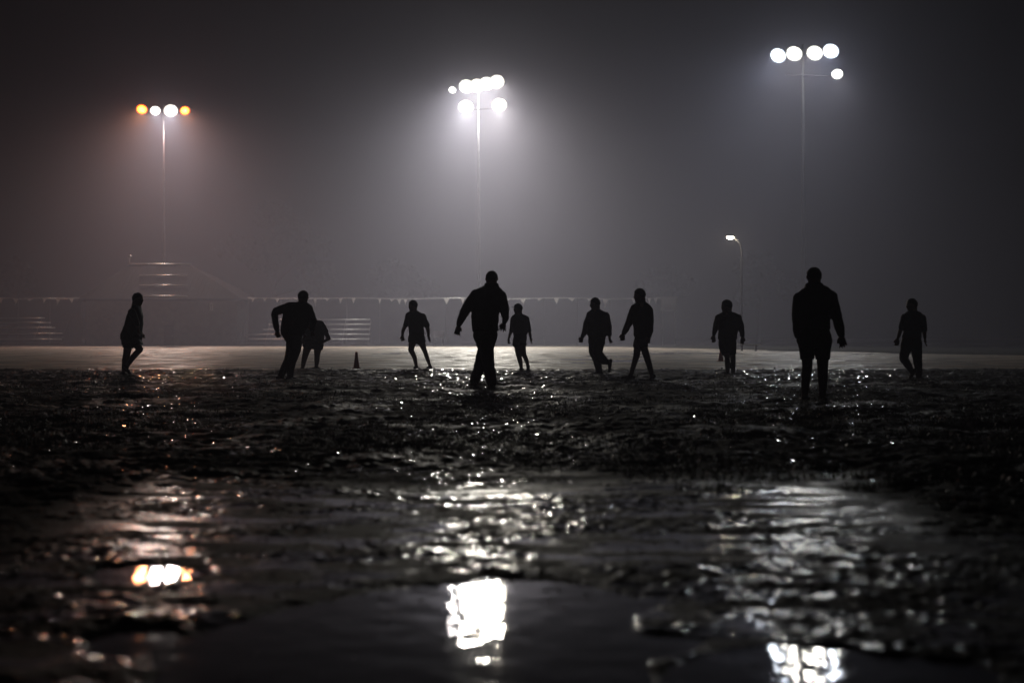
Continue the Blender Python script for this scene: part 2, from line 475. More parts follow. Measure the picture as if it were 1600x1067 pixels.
# ------------------------------------------------------------------ loose crumbs of wet mud
def build_crumbs():
    V = []; F = []; base = 0
    oct_ = np.array([(1, 0, 0), (0, 1, 0), (-1, 0, 0), (0, -1, 0), (0, 0, 1), (0, 0, -1)], float)
    tri = np.array([(0, 1, 4), (1, 2, 4), (2, 3, 4), (3, 0, 4), (1, 0, 5), (2, 1, 5), (3, 2, 5), (0, 3, 5)])
    for n, ya, yb, ra, rb in ((2200, 21, 36.5, .008, .030), (1100, 8, 22, .006, .020), (5500, 4.3, 8.5, .003, .008), (330, 2.9, 4.3, .002, .006)):
        y = rng.uniform(ya, yb, n); x = rng.uniform(-1, 1, n) * (.40 * y + .6)
        k = vnoise(x / 1.3, y / 1.3, 31) > -.25; x = x[k]; y = y[k]; n = len(x)
        r = ra + (rb - ra) * rng.random(n) ** 2.2
        z = np.maximum(height(x, y) + r * .15, WL - r * .1)
        p = oct_[None] * rng.uniform(.6, 1.35, (n, 6, 1)) * r[:, None, None] * np.array([1.2, 1.0, .75])
        p += rng.normal(size=(n, 6, 3)) * (r * .16)[:, None, None]
        a = rng.uniform(0, 6.28, n); ca, sa = np.cos(a)[:, None], np.sin(a)[:, None]
        q = np.stack([p[..., 0] * ca - p[..., 1] * sa, p[..., 0] * sa + p[..., 1] * ca, p[..., 2]], -1)
        q += np.stack([x, y, z], -1)[:, None]
        V.append(q.reshape(-1, 3)); F.append((tri[None] + (np.arange(n) * 6)[:, None, None] + base).reshape(-1, 3)); base += n * 6
    me = mesh(np.concatenate(V), np.concatenate(F).tolist())
    return tag(link('mud_crumbs', me, M['crumb']), 'loose crumbs of wet mud strewn over the field', 'mud', kind='stuff')
build_crumbs()

# ------------------------------------------------------------------ floodlight towers
def floodlight(parent, base, pos, aim, rad, lens_mat, col, power):
    """one lamp: bowl housing with yoke, lens as sub-part; all in the tower's space"""
    pos = Vector(pos); n = Vector(aim).normalized()
    up = Vector((0, 0, 1)); sx = n.cross(up).normalized(); sy = sx.cross(n)
    mb = MB()
    prof = [(-.62, .10), (-.60, .26), (-.42, .52), (-.16, .84), (.0, 1.0), (.10, 1.06), (.10, 1.0), (.0, .95)]
    nn = 20; vs = []; fs = []
    for t, r in prof:
        for k in range(nn):
            a = 2 * math.pi * k / nn
            vs.append(pos + n * (t * rad) + (sx * math.cos(a) + sy * math.sin(a)) * (r * rad))
    for i in range(len(prof) - 1):
        for k in range(nn):
            a = i * nn + k; b = i * nn + (k + 1) % nn
            fs.append((a, b, b + nn, a + nn))
    fs.append(tuple(range(nn - 1, -1, -1)))
    mb.add(vs, fs)
    for sgn in (-1, 1):
        mb.tube([pos + sx * (sgn * rad * 1.05), pos + sx * (sgn * rad * 1.05) - n * rad * .7, pos - n * rad * .85], rad * .05, 6)
    h = mb.build('floodlight', M['lamp_body'], parent, True)
    rr_ = (.0, .3, .5, .65, .78, .89, 1.0, 1.10); lv = [pos + n * (.06 * rad)]; lf = []
    for q, f in enumerate(rr_[1:]):
        for k in range(nn):
            a = 2 * math.pi * k / nn
            lv.append(pos + n * ((.13 - .02 * f) * rad) + (sx * math.cos(a) + sy * math.sin(a)) * (f * rad))
    lf = [(0, 1 + (k + 1) % nn, 1 + k) for k in range(nn)]
    for q in range(len(rr_) - 2):
        for k in range(nn):
            a = 1 + q * nn + k; b = 1 + q * nn + (k + 1) % nn
            lf.append((a, b, b + nn, a + nn))
    me = mesh(lv, lf)
    if me.polygons[0].normal.dot(n) < 0: me.flip_normals()
    at = me.attributes.new('radial', 'FLOAT', 'POINT')
    at.data.foreach_set('value', [0.0] + [f / rr_[-1] for f in rr_[1:] for k in range(nn)])
    link('lens', me, lens_mat, h)
    # the reflector's downward beam
    ld = bpy.data.lights.new('beam', 'AREA'); ld.shape = 'DISK'; ld.size = 1.0 * rad
    ld.energy = BEAM_W * (rad / .62) ** 2 * power; ld.color = col; ld.spread = R(BEAM_SPREAD)
    lo = bpy.data.objects.new('beam', ld); C.objects.link(lo); lo.parent = h
    lo.location = pos + n * (.16 * rad)
    lo.rotation_euler = n.to_track_quat('-Z', 'Y').to_euler()
    return h

LENS = {}
def lens(kind):
    if kind not in LENS:
        col, k = {'warm': ((1.0, .92, .78), 1.0), 'white': ((1.0, .96, .86), 1.0), 'cool': ((.80, .88, 1.0), 1.0),
                  'orange': ((1.0, .38, .16), .8), 'small': ((1.0, .95, .91), .6), 'gold': ((1.0, .88, .80), 1.0)}[kind]
        LENS[kind] = (mat_emit('lens_' + kind, (1.0, .13, .008) if kind == 'orange' else col, LAMP_L * k, True), col, k)
    return LENS[kind]

def tower(X, d, top_y, lamps, label, bars, lean_px=0, power=1.0, pole=None):
    base = px(X, HOR, d); base.z = VZ - .1
    t = thing('floodlight_tower', base, label, 'floodlight', 'floodlight towers behind the field')
    P = lambda XX, YY, dd=0.0: px(XX, YY, d + dd) - base
    top = P(X + lean_px, top_y)
    MB().tube([(0, 0, -.3), top * .5, top], [.24, .17, .11], 12).build('pole', pole or M['steel'], t, True)
    for (xa, ya, xb, yb) in bars:
        MB().tube([P(xa, ya, -.12), P(xb, yb, -.12)], .06, 8).build('crossarm', M['dull'], t, True)
    for (xx, yy, r, kind, az) in lamps:
        p = P(xx, yy, -.75)
        tgt = Vector((az, 30, 0)) - (p + base)
        tgt.z = 0; tgt.normalize(); tgt.z = -math.tan(R(BEAM_TILT))
        MB().tube([p + Vector((0, .2, 0)), p + Vector((0, .68, -.05))], .04, 6).build('bracket', M['steel'], t, True)
        lm, lc, lk = lens(kind)
        floodlight(t, base, p, tgt, r, lm, lc, lk * power)
    return t

tower(257, 176, 165, [(222, 171, .68, 'orange', -25), (243, 173, .62, 'gold', -5), (267, 173, .84, 'gold', 0), (289, 173, .62, 'orange', 15)],
      'floodlight mast with four lamps, the outer two orange, over the hipped roof', [(212, 176, 300, 176)], -1, .72)
tower(750, 172, 125, [(729, 135, .90, 'white', -15), (745, 134, .90, 'warm', -5), (760, 131, .90, 'white', 2), (776, 128, .90, 'warm', 10),
                      (707, 141, .46, 'small', -30), (728, 167, .90, 'white', -10), (780, 164, .90, 'warm', 10)],
      'tall floodlight mast with two tiers of white lamps behind the middle of the field', [(700, 141, 785, 133), (722, 172, 788, 170)], -3, .66)
tower(1256, 130, 70, [(1216, 87, .72, 'cool', -35), (1241, 84, .72, 'white', -25), (1273, 83, .72, 'white', -20), (1298, 80, .72, 'cool', -15),
                      (1308, 116, .50, 'white', 10)],
      'tall floodlight mast with four white lamps and one lower lamp, rightmost of the three', [(1204, 90, 1312, 84), (1228, 118, 1312, 118)], -2, .15, M['dull'])

# street lamp
def street_lamp():
    d = 112.0; base = px(1159, HOR, d); base.z = VZ - .1
    t = thing('street_lamp', base, 'small street lamp on a bent pole glowing in the haze right of centre', 'street lamp')
    P = lambda XX, YY: px(XX, YY, d) - base
    a = P(1159, 392); b = P(1156, 380); c = P(1147, 371)
    MB().tube([(0, 0, -.2), a * .5, a, b, c], [.11, .09, .07, .06, .05], 10).build('pole', M['dull'], t, True)
    h = P(1141, 371)
    head = MB().box(h + Vector((0, 0, .10)), (.75, .36, .14), 0, .05).build('lamp_head', M['lamp_body'], t)
    MB().ell(h - Vector((0, 0, .02)), (.27, .15, .11), nu=12, nv=8).build('lens', mat_emit('street_lamp_lens', (1, .86, .62), 300), head, True)
street_lamp()

# ------------------------------------------------------------------ field house with a hipped metal roof
def field_house():
    d = 150.0
    def X(p, dd): return (p - 800) * dd / FPX
    base = Vector((X(250, d), d, VZ))
    t = thing('field_house', base, 'field house with a hipped metal roof catching floodlight glints, left', 'building')
    hw, dep, ze = 8.6, 15.0, px(0, 466, d).z - VZ
    zr = px(0, 414, d + 7.5).z - VZ
    MB().box((0, dep / 2, ze / 2 - .15), (2 * hw - 1.2, dep - 1.2, ze + .3)).build('wall', M['brick'], t)
    rl, rr = X(203, d + 7.5) - base.x, X(297, d + 7.5) - base.x
    lo = ze - .05
    rv = [(-hw, 0, lo), (hw, 0, lo), (hw, dep, lo), (-hw, dep, lo), (rl, dep / 2, zr), (rr, dep / 2, zr),
          (-hw, 0, lo - .22), (hw, 0, lo - .22), (hw, dep, lo - .22), (-hw, dep, lo - .22)]
    rf = [(0, 1, 5, 4), (1, 2, 5), (2, 3, 4, 5), (3, 0, 4), (6, 9, 8, 7), (0, 6, 7, 1), (1, 7, 8, 2), (2, 8, 9, 3), (3, 9, 6, 0)]
    roof = link('roof', mesh(rv, rf), M['roof'], t)
    # ridge cap and the rails lying across the front slope
    MB().tube([(rl - .1, dep / 2, zr + .04), (rr + .1, dep / 2, zr + .04)], .13, 14).build('ridge_cap', M['alu'], roof, True)
    for yy in (432, 449, 466.5):
        zz = px(0, yy, d + 7.5 * .5).z - VZ
        f = (zz - lo) / (zr - lo); zz = lo + f * (zr - lo); y = f * dep / 2
        xa, xb = X(218, d + y) - base.x, X(293, d + y) - base.x
        MB().tube([(xa, y - .08, zz + .12), (xb, y - .08, zz + .16)], .09, 12).build('snow_rail', M['alu'], roof, True)
    # standing seams
    for k in range(-16, 17):
        x = k * .52
        top = 1.0
        if x < rl: top = (x + hw) / (rl + hw)
        if x > rr: top = (hw - x) / (hw - rr)
        if top < .08: continue
        MB().tube([(x, 0.02, lo + .02), (x, dep / 2 * top, lo + (zr - lo) * top + .02)], .025, 4).build('seam', M['roof'], roof)
    # vent with a floodlit cap at the ridge end
    p = Vector((rl - .1, dep / 2, zr))
    v = MB().tube([p, p + Vector((0, 0, .9))], .14, 10).build('vent_pipe', M['steel'], roof, True)
    MB().tube([p + Vector((-.1, 0, .85)), p + Vector((.15, 0, 1.0)), p + Vector((.3, 0, .8))], .10, 8).build('vent_elbow', M['alu'], roof, True)
    for xp in (330,):
        c = Vector((X(xp, d + .5) - base.x, .58, px(0, 479, d).z - VZ))
        wn = MB().box(c, (.34, .06, .8), 0, .02).build('window', M['pale'], t)
        MB().box(c - Vector((0, .035, 0)), (.24, .02, .7)).build('pane', M['glass'], wn)
    dr = MB().box((X(262, d) - base.x, .58, 1.05), (1.1, .08, 2.1), 0, .02).build('door', M['dark'], t)
    MB().ell((X(262, d) - base.x + .4, .50, 1.0), .05).build('handle', M['alu'], dr, True)
field_house()

# ------------------------------------------------------------------ bleachers
def bleacher(xa, xb, d, steps, label):
    """steps: list of (row y in photo, left px, right px)"""
    X = lambda p: (p - 800) * d / FPX
    cx = (X(xa) + X(xb)) / 2
    base = Vector((cx, d, VZ))
    t = thing('bleacher', base, label, 'bleacher', 'bleachers along the fence')
    n = len(steps)
    for i, (yy, a, b) in enumerate(steps):
        dy = i * .62
        z = px(0, yy, d + dy).z - VZ
        x0 = X(a) - cx; x1 = X(b) - cx
        MB().box(((x0 + x1) / 2, dy + .03, z), (x1 - x0, .24, .06), 0, .012).tube([(x0, dy - .10, z), (x1, dy - .10, z)], .05, 12).build('seat_plank', M['alu'], t, True)
        MB().box(((x0 + x1) / 2, dy + .36, z - .40), (x1 - x0, .24, .04), 0, .012).build('foot_plank', M['alu'], t)
    x0, x1 = X(xa) - cx, X(xb) - cx
    k = max(3, int((x1 - x0) / 2.4)); zt = px(0, steps[-1][0], d).z - VZ
    for j in range(k + 1):
        x = x0 + .15 + (x1 - x0 - .3) * j / k
        m = MB(); m.tube([(x, -.2, .02), (x, n * .62, zt - .05)], .03, 6); m.tube([(x, n * .62, 0), (x, n * .62, zt)], .03, 6); m.tube([(x, -.2, .03), (x, n * .62, .03)], .03, 6)
        m.build('frame', M['dark'], t)
bleacher(372, 577, 146.5, [(530, 376, 577), (522.5, 386, 577), (515, 408, 576), (507, 415, 576), (499.5, 430, 575)],
         'low aluminium bleacher with five bench rows behind the bent-over player')
bleacher(-40, 96, 148, [(530, -40, 96), (521, -40, 95), (512, -40, 80), (504, -40, 70), (497, -40, 57)],
         'low aluminium bleacher at the far left edge')

# ------------------------------------------------------------------ ball-stop fence, bunting, boards
FD = 152.5
def fx(p): return (p - 800) * FD / FPX
ft = px(0, 466.5, FD).z
def fence(pa, pb, label):
    x0, x1 = fx(pa), fx(pb); base = Vector(((x0 + x1) / 2, FD, VZ)); h = ft - VZ
    t = thing('fence', base, label, 'fence')
    n = max(2, round((x1 - x0) / 3.6)); s = (x1 - x0) / n
    for i in range(n + 1):
        MB().tube([(x0 - base.x + i * s, .08, -.2), (x0 - base.x + i * s, .08, h + .05)], .04, 8).build('post', M['dull'], t, True)
    me = None
    for i in range(n):
        m = MB(); m.box((0, 0, 0), (s - .10, .02, h - .2), 0, .004)
        if me is None: me = m.mesh(); me.materials.append(M['screen'])
        o = link('windscreen_panel', me, None, t, (x0 - base.x + (i + .5) * s, 0, h / 2))
    MB().tube([(x0 - base.x, .08, h + .02), (x1 - base.x, .08, h + .02)], .035, 8).build('top_rail', M['steel'], t, True)
fence(-120, 128, 'tall fence with dark screen panels left of the hipped roof')
fence(388, 1056, 'long tall fence with dark screen panels behind the players')

def bunting(pa, pb, marks, label):
    x0, x1 = fx(pa), fx(pb); y = FD - .25; base = Vector(((x0 + x1) / 2, y, ft))
    t = thing('bunting', base, label, 'bunting', 'pennant strings on the fence')
    pts = []; k = 60
    for i in range(k + 1):
        f = i / k; pts.append(Vector((x0 + (x1 - x0) * f - base.x, 0, .08 * math.cos(f * 26))))
    MB().tube(pts, .028, 8).build('cord', M['rope'], t, True)
    for (p, wd, hh) in marks:
        x = fx(p) - base.x; a = random.uniform(-.5, .5); f = (p - pa) / (pb - pa); z = .08 * math.cos(f * 26) - .02
        wv = wd * FD / FPX * .62; hv = hh * FD / FPX * 1.25; sk = random.uniform(-.3, .3) * wv
        th = .012
        V = []; 
        for o in (-th, th):
            V += [(x - wv * math.cos(a), o - wv * math.sin(a), z), (x + wv * math.cos(a), o + wv * math.sin(a), z), (x + sk, o - .10, z - hv)]
        link('pennant', mesh(V, [(0, 1, 2), (5, 4, 3), (0, 3, 4, 1), (1, 4, 5, 2), (2, 5, 3, 0)]), M['pennant'], t)
bunting(-110, 128, [(-80, 6, 8), (-40, 6, 8), (3, 6, 7), (26, 7, 7), (48, 9, 3), (71, 5, 6), (92, 6, 7), (113, 6, 6)], 'string of small pennants along the fence at the far left')
bunting(388, 1056, [(396, 5, 5), (415, 5, 4), (434, 5, 5), (470, 5, 4), (493, 4, 9), (512, 5, 3), (533, 5, 7), (553, 5, 7), (594, 4, 7), (613, 6, 3), (624, 5, 7), (634, 5, 7),
                   (698, 8, 8), (723, 5, 8), (752, 5, 6), (792, 8, 3), (817, 7, 8), (843, 8, 3), (869, 7, 8), (893, 9, 4), (921, 6, 3), (946, 7, 10), (990, 5, 6), (1014, 5, 7), (1024, 5, 8), (1040, 7, 3), (1050, 7, 7)],
        'long string of pale pennants hanging behind the players')

def board(pxc, pyc, wpx, hpx, d, label, legs=False):
    c = px(pxc, pyc, d); base = Vector((c.x, c.y, VZ))
    t = thing('board', base, label, 'sign board')
    z = c.z - VZ; wv = wpx * d / FPX; hv = hpx * d / FPX
    b = MB().box((0, 0, z), (wv, .02, hv), 0, .005).build('panel', M['board'], t)
    f = MB()
    for s_ in (-1, 1):
        f.box((s_ * wv / 2, .0, z), (.06, .08, hv + .06), 0, .01)
    f.box((0, 0, z + hv / 2), (wv, .08, .06)); f.box((0, 0, z - hv / 2), (wv, .08, .06))
    f.build('frame', M['steel'], t)
    for s_ in (-1, 1):
        MB().tube([(s_ * wv * .4, .06, -.2), (s_ * wv * .4, .06, z + hv / 2)], .04, 8).build('post', M['steel'], t, True)
board(1045, 474.5, 24, 21, FD - .6, 'pale rectangular board at the right end of the pennant string')
board(685, 522, 15, 9, FD - .8, 'small pale board low on the fence beside the slim player')

# low team bench on the right edge
def team_bench():
    d = 92.0; c = px(1170, HOR, d); base = Vector((c.x, d, gz(c.x, d)))
    t = thing('bench', base, 'low pale team bench at the right edge of the field', 'bench')
    MB().box((0, 0, .42), (1.5, .3, .05), 0, .015).build('seat', M['pale'], t)
    for s_ in (-.45, .45):
        MB().box((s_, 0, .19), (.10, .26, .42), 0, .01).build('leg', M['dark'], t)
team_bench()

# ------------------------------------------------------------------ marker cones
def cone(X, Y, d, h, r0, label):
    c = px(X, Y, d); base = Vector((c.x, d, gz(c.x, d) - .012))
    t = thing('marker_cone', base, label, 'cone', 'marker cones')
    MB().box((0, 0, .018), (r0 * 2.3, r0 * 2.3, .036), .3, .008).build('foot', M['cone'], t)
    nn = 24; prof = [(.03, r0), (h * .55, r0 * .62), (h * .96, r0 * .40), (h, r0 * .36), (h, r0 * .26), (h * .7, r0 * .3)]
    m = MB(); vs = []; fs = []
    for z, r in prof:
        for k in range(nn): vs.append((r * math.cos(2 * math.pi * k / nn), r * math.sin(2 * math.pi * k / nn), z))
    for i in range(len(prof) - 1):
        for k in range(nn):
            a = i * nn + k; b = i * nn + (k + 1) % nn; fs.append((a, b, b + nn, a + nn))
    m.add(vs, fs); m.build('body', M['cone'], t, True)
cone(557, 574, 38.5, .46, .085, 'orange marker cone standing alone left of centre')
cone(1126.5, 565, 50, .46, .10, 'marker cone half hidden behind a walking player on the right')

# ------------------------------------------------------------------ trees behind the fence
def leaf_mesh(crown, n, size, seed):
    r = np.random.default_rng(seed)
    V = []; F = []
    tot = sum(c[1] ** 2 for c in crown)
    for (c, rad) in crown:
        k = int(n * rad ** 2 / tot)
        dirs = r.normal(size=(k, 3)); dirs /= np.linalg.norm(dirs, axis=1)[:, None]
        p = np.array(c) + dirs * (rad * r.uniform(.45, 1.08, (k, 1)) ** .7) * np.array([1, 1, .8])
        a = r.normal(size=(k, 3)); a /= np.linalg.norm(a, axis=1)[:, None]
        b = np.cross(a, r.normal(size=(k, 3))); b /= np.linalg.norm(b, axis=1)[:, None]
        s = size * r.uniform(.6, 1.4, (k, 1))
        n0 = len(V)
        V += list(p - a * s) + list(p + b * s * .55) + list(p + a * s) + list(p - b * s * .55)
        F += [(n0 + i, n0 + k + i, n0 + 2 * k + i, n0 + 3 * k + i) for i in range(k)]
    return mesh(V, F)
def tree(X, d, top_y, spread, seed, label):
    rd = random.Random(seed)
    c = px(X, HOR, d); base = Vector((c.x, d, VZ - .1)); h = px(0, top_y, d).z - VZ
    t = thing('tree', base, label, 'tree', 'trees in the haze behind the fence')
    th = h * .42
    tr = MB().tube([(0, 0, -.2), (.1, 0, th * .5), (-.1, .1, th), (.1, 0, h * .75)], [h * .026, h * .02, h * .015, h * .006], 10).build('trunk', M['bark'], t, True)
    crown = []
    for i in range(11):
        a = rd.uniform(0, 6.28); q = rd.uniform(.25, 1) * spread; z = h * rd.uniform(.42, .86)
        q *= 1 - .55 * max(0, (z / h - .6) / .3)
        e = Vector((q * math.cos(a), q * math.sin(a), z))
        MB().tube([(0, 0, th * rd.uniform(.7, 1.2)), e * .5 + Vector((0, 0, z * .3)), e], [h * .009, h * .006, h * .003], 6).build('limb', M['bark'], tr, True)
        crown.append((e, spread * rd.uniform(.28, .48)))
    crown.append((Vector((0, 0, h * .86)), spread * .42))
    link('crown', leaf_mesh(crown, 5200, .5, seed), M['leaf'], t)
tree(20, 285, 392, 4.2, 1, 'dim tree at the far left edge behind the bleacher')
tree(428, 295, 306, 10, 2, 'tall hazy tree rising behind the fence, right of the hipped roof')
tree(612, 288, 405, 7.4, 3, 'low hazy tree behind the fence left of the middle mast')
tree(1040, 282, 415, 7, 4, 'low hazy tree behind the right end of the fence')
tree(1185, 270, 388, 6.6, 5, 'hazy tree just right of the street lamp')

# ------------------------------------------------------------------ people
def person(cfg):
    ox, oy, sc, d = cfg['ox'], cfg['oy'], cfg['s'], cfg['d']
    # ground anchor
    fx0, fy0 = cfg['foot']; bX = ox + fx0 / sc
    base = Vector(((bX - 800) * d / FPX, d, 0)); base.z = gz(base.x, d)
    t = thing('person', base, cfg['label'], 'person', 'players on the field')
    k = d / FPX / sc            # metres per zoom pixel
    zoff = -.02
    def P(x, y, dep=0.0):
        return Vector(((x - fx0) * k, dep, (fy0 - y) * k + zoff))
    yaw = R(cfg['yaw']); fw = Vector((math.cos(yaw), math.sin(yaw), 0)); sd = Vector((-fw.y, fw.x, 0))
    byaw = R(cfg.get('byaw', cfg['yaw'])); bf = Vector((math.cos(byaw), math.sin(byaw), 0))
    vox = cfg.get('vox', .0105)
    body = MB()
    # ---- head
    hx, hy = cfg['head']; hh = cfg['hh'] * k * 1.06; hc = P(hx, hy, cfg.get('hdep', 0))
    Rm = Matrix(((fw.x, sd.x, 0), (fw.y, sd.y, 0), (0, 0, 1)))
    def H(a, b, c): return hc + Rm @ (Vector((a, b, c)) * hh)
    rs = hh * .5
    body.ell(H(-.02, 0, .10), (hh * .41, hh * .39, hh * .38), Rm, 20, 14)        # skull
    body.ell(H(.10, 0, -.14), (hh * .28, hh * .31, hh * .34), Rm, 16, 12)         # face
    body.ell(H(.19, 0, -.38), (hh * .13, hh * .16, hh * .10), Rm, 12, 8)          # chin
    body.ell(H(.37, 0, -.09), (hh * .085, hh * .055, hh * .10), Rm, 10, 8)        # nose
    body.ell(H(.32, 0, .07), (hh * .07, hh * .22, hh * .045), Rm, 12, 8)          # brow
    body.ell(H(.315, 0, -.25), (hh * .05, hh * .10, hh * .035), Rm, 10, 6)        # mouth
    for s_ in (-1, 1):
        body.ell(H(-.02, s_ * .41, -.03), (hh * .075, hh * .055, hh * .13), Rm, 10, 8)   # ears
    nx, ny, nr = cfg['neck']
    nb = P(nx, ny, cfg.get('hdep', 0) * .6)
    body.chain([H(-.06, 0, -.1), nb, nb - Vector((0, 0, .06))], [hh * .36, max(nr * k * 1.1, hh * .36), hh * .42])
    # ---- torso
    rings = []; orings = []
    dr = cfg.get('drat', .60)
    for (yy, xl, xr) in cfg['torso']:
        a = (xr - xl) / 2 * k; c = P((xl + xr) / 2, yy, cfg.get('tdep', 0))
        b = min(max(a * dr, .085), .19) if 'tdepth' not in cfg else cfg['tdepth']
        a *= 1.04; rings.append((c, a * .88, b * .88)); orings.append((c, a, b))
    body.loft(rings)
    shirt = MB(); shirt.loft([(c, a * 1.03, b * 1.04) for c, a, b in orings[:cfg.get('shirt_n', len(orings))]])
    if cfg.get('collar'):
        shirt.tube([nb - Vector((0, 0, .05)), nb + Vector((0, 0, .035))], [hh * .54, hh * .46], 18)
    # ---- arms
    covered = cfg.get('sleeve', 'short')
    for i, arm in enumerate(cfg['arms']):
        dep = arm.get('dep', [0] * len(arm['p']))
        pts = [P(x, y, q) for (x, y, r), q in zip(arm['p'], dep)]; rad = [r * k * 1.01 for (_, _, r) in arm['p']]
        lim = .88 if covered == 'long' else .97
        br = [r * lim for r in rad]; br[-1] = min(br[-1], .031)
        body.chain(pts, br)
        if covered == 'long':
            q = pts[:]; q[-1] = pts[-1].lerp(pts[-2], .15)
            shirt.chain(q, [r * 1.06 for r in rad[:-1]] + [max(rad[-1] * 1.12, .043)])
        else:
            m_ = min(2, len(pts) - 1); e = pts[m_ - 1].lerp(pts[m_], .15 if m_ == 2 else .6)
            sp = [pts[0], e] if m_ < 2 else [pts[0], pts[1], e]
            shirt.chain(sp, [rad[0] * 1.08] + [rad[1] * 1.14] * (len(sp) - 1))
        sh0 = pts[0] + Vector((0, 0, rad[0] * .12)); nk = nb - Vector((0, 0, hh * .16))
        body.chain([nk, sh0], [hh * .24, rad[0] * .72]); shirt.chain([nk, sh0], [hh * .27, rad[0] * .86])
        # ---- hand
        W = pts[-1]; tip = P(*arm['hand'], dep[-1] + arm.get('hd', 0.0)); v = tip - W
        L_ = min(max(v.length, .15), .18); f = v.normalized()
        side = arm.get('thumb', 1)
        nrm = Vector((0, 1, 0)) if abs(f.y) < .9 else Vector((1, 0, 0))
        across = f.cross(nrm).normalized() * side            # thumb side in the picture plane
        if arm.get('edge'):                                  # hand seen edge-on
            across = (across * .45 + nrm * .9).normalized()
        curl = f.cross(across).normalized() * arm.get('curl', 1)
        pl = L_ * .48
        rot = Matrix((across, curl, f)).transposed()
        body.ell(W + f * (pl * .55), (.041, .018, pl * .62), rot, 14, 10)
        for q_, (o, ln) in enumerate(((.030, .92), (.010, 1.0), (-.011, .95), (-.030, .75))):
            root = W + f * (pl * .85) + across * o
            sp = across * (o * .55 * arm.get('spread', 1))
            fl = (L_ - pl * .85) * ln
            a1 = root + f * fl * .48 + sp * .5 + curl * (.008 + .004 * q_)
            a2 = root + f * fl * .86 + sp * .9 + curl * (.028 + .008 * q_)
            body.chain([root - f * .02, a1, a2], [.0118, .0108, .0096], 8)
        tb = W + f * (pl * .25) + across * .034
        body.chain([tb, tb + f * .030 + across * .024 + curl * .008, tb + f * .062 + across * .030 + curl * .020], [.0140, .0125, .0108], 8)
    # ---- legs, trousers or shorts, shoes
    bottoms = MB(); nT = cfg.get('shirt_n', len(orings)); hips = orings[-3:]
    n0 = max(1, nT - 2); hips = orings[n0:]
    bottoms.loft([(c, a * (.955 if q < 2 else 1.02), b * (.955 if q < 2 else 1.03)) for q, (c, a, b) in enumerate(hips)])
    pants = cfg.get('pants', False)
    for i, leg in enumerate(cfg['legs']):
        dep = leg.get('dep', [0] * len(leg['p']))
        pts = [P(x, y, q) for (x, y, r), q in zip(leg['p'], dep)]; rad = [r * k * 1.04 for (_, _, r) in leg['p']]
        br = [r * (.86 if pants else .97) for r in rad]; br[0] *= .92
        body.chain(pts, br)
        if pants:
            q = pts[:]; bottoms.chain(q, [r * 1.06 for r in rad])
        else:
            kx = leg.get('hem', .75)
            e = pts[0].lerp(pts[1], kx); re = rad[0] + (rad[1] - rad[0]) * kx
            hemr = re * leg.get('flare', 1.18)
            bottoms.ell(pts[0], rad[0] * 1.04); bottoms.tube([pts[0], e], [rad[0] * 1.04, hemr], 18)
        A = pts[-1]; fd = leg.get('fdir'); 
        fdv = (bf if fd is None else Vector((math.cos(R(fd[0])), math.sin(R(fd[0])), 0)))
        pit = 0 if fd is None else R(fd[1])
        fv = Vector((fdv.x * math.cos(pit), fdv.y * math.cos(pit), -math.sin(pit))); upv = Vector((fdv.x * math.sin(pit), fdv.y * math.sin(pit), math.cos(pit)))
        sh = MB()
        heel = A - upv * .045 - fv * .045
        rot = Matrix((fv, upv.cross(fv), upv)).transposed()
        sh.ell(A - upv * .005, (.05, .046, .055), rot)
        sh.ell(heel, (.05, .042, .045), rot); sh.ell(A - upv * .048 + fv * .05, (.09, .045, .042), rot); sh.ell(A - upv * .058 + fv * .14, (.075, .048, .032), rot)
        link('shoe', remeshed(sh, .011, 2), M['shoe'], t)
        body.chain([A, A - upv * .03 + fv * .02, A - upv * .05 + fv * .12], [.034, .034, .024])
    bo = link('body', remeshed(body, vox, 2), M['skin'], t)
    link(cfg.get('shirt_name', 'shirt'), remeshed(shirt, .013, 4, .009, cfg['d']), M[cfg['shirt']], t)
    link('trousers' if pants else 'shorts', remeshed(bottoms, .013, 3, .009, cfg['d'] + 5), M[cfg['bottom']], t)
    # ---- eyes, hair
    for s_ in (-1, 1):
        MB().ell(H(.315, s_ * .125, .0), hh * .05, nu=10, nv=8).build('eye', M['eye'], t, True)
    hr = MB(); hr.ell((0, 0, 0), 1.0, nu=36, nv=24)
    rh = random.Random(cfg['ox'])
    hv = []
    for v in hr.v:
        line = -.05 + .42 * max(0, v.x) ** .7 - .72 * max(0, -v.x)
        on = 1.0 if v.z > line else .80
        s_ = on * (1.0 + rh.uniform(-.015, .05) * cfg.get('hairn', 1))
        top = 1 + cfg.get('hairtop', .03) * max(0, v.z)
        hv.append(H(-.025, 0, .10) + Rm @ Vector((v.x * hh * .432 * s_, v.y * hh * .41 * s_, v.z * hh * .405 * s_ * top)))
    if cfg.get('cap'):
        m = MB(); m.add(hv, hr.f)
        m.loft([(H(.40, 0, .17), hh * .28, hh * .24), (H(.40, 0, .21), hh * .28, hh * .24)])
        link('cap', m.mesh(True), M['black'], t)
    else:
        link('hair', mesh(hv, hr.f, True), M['hair'], t)
    return t

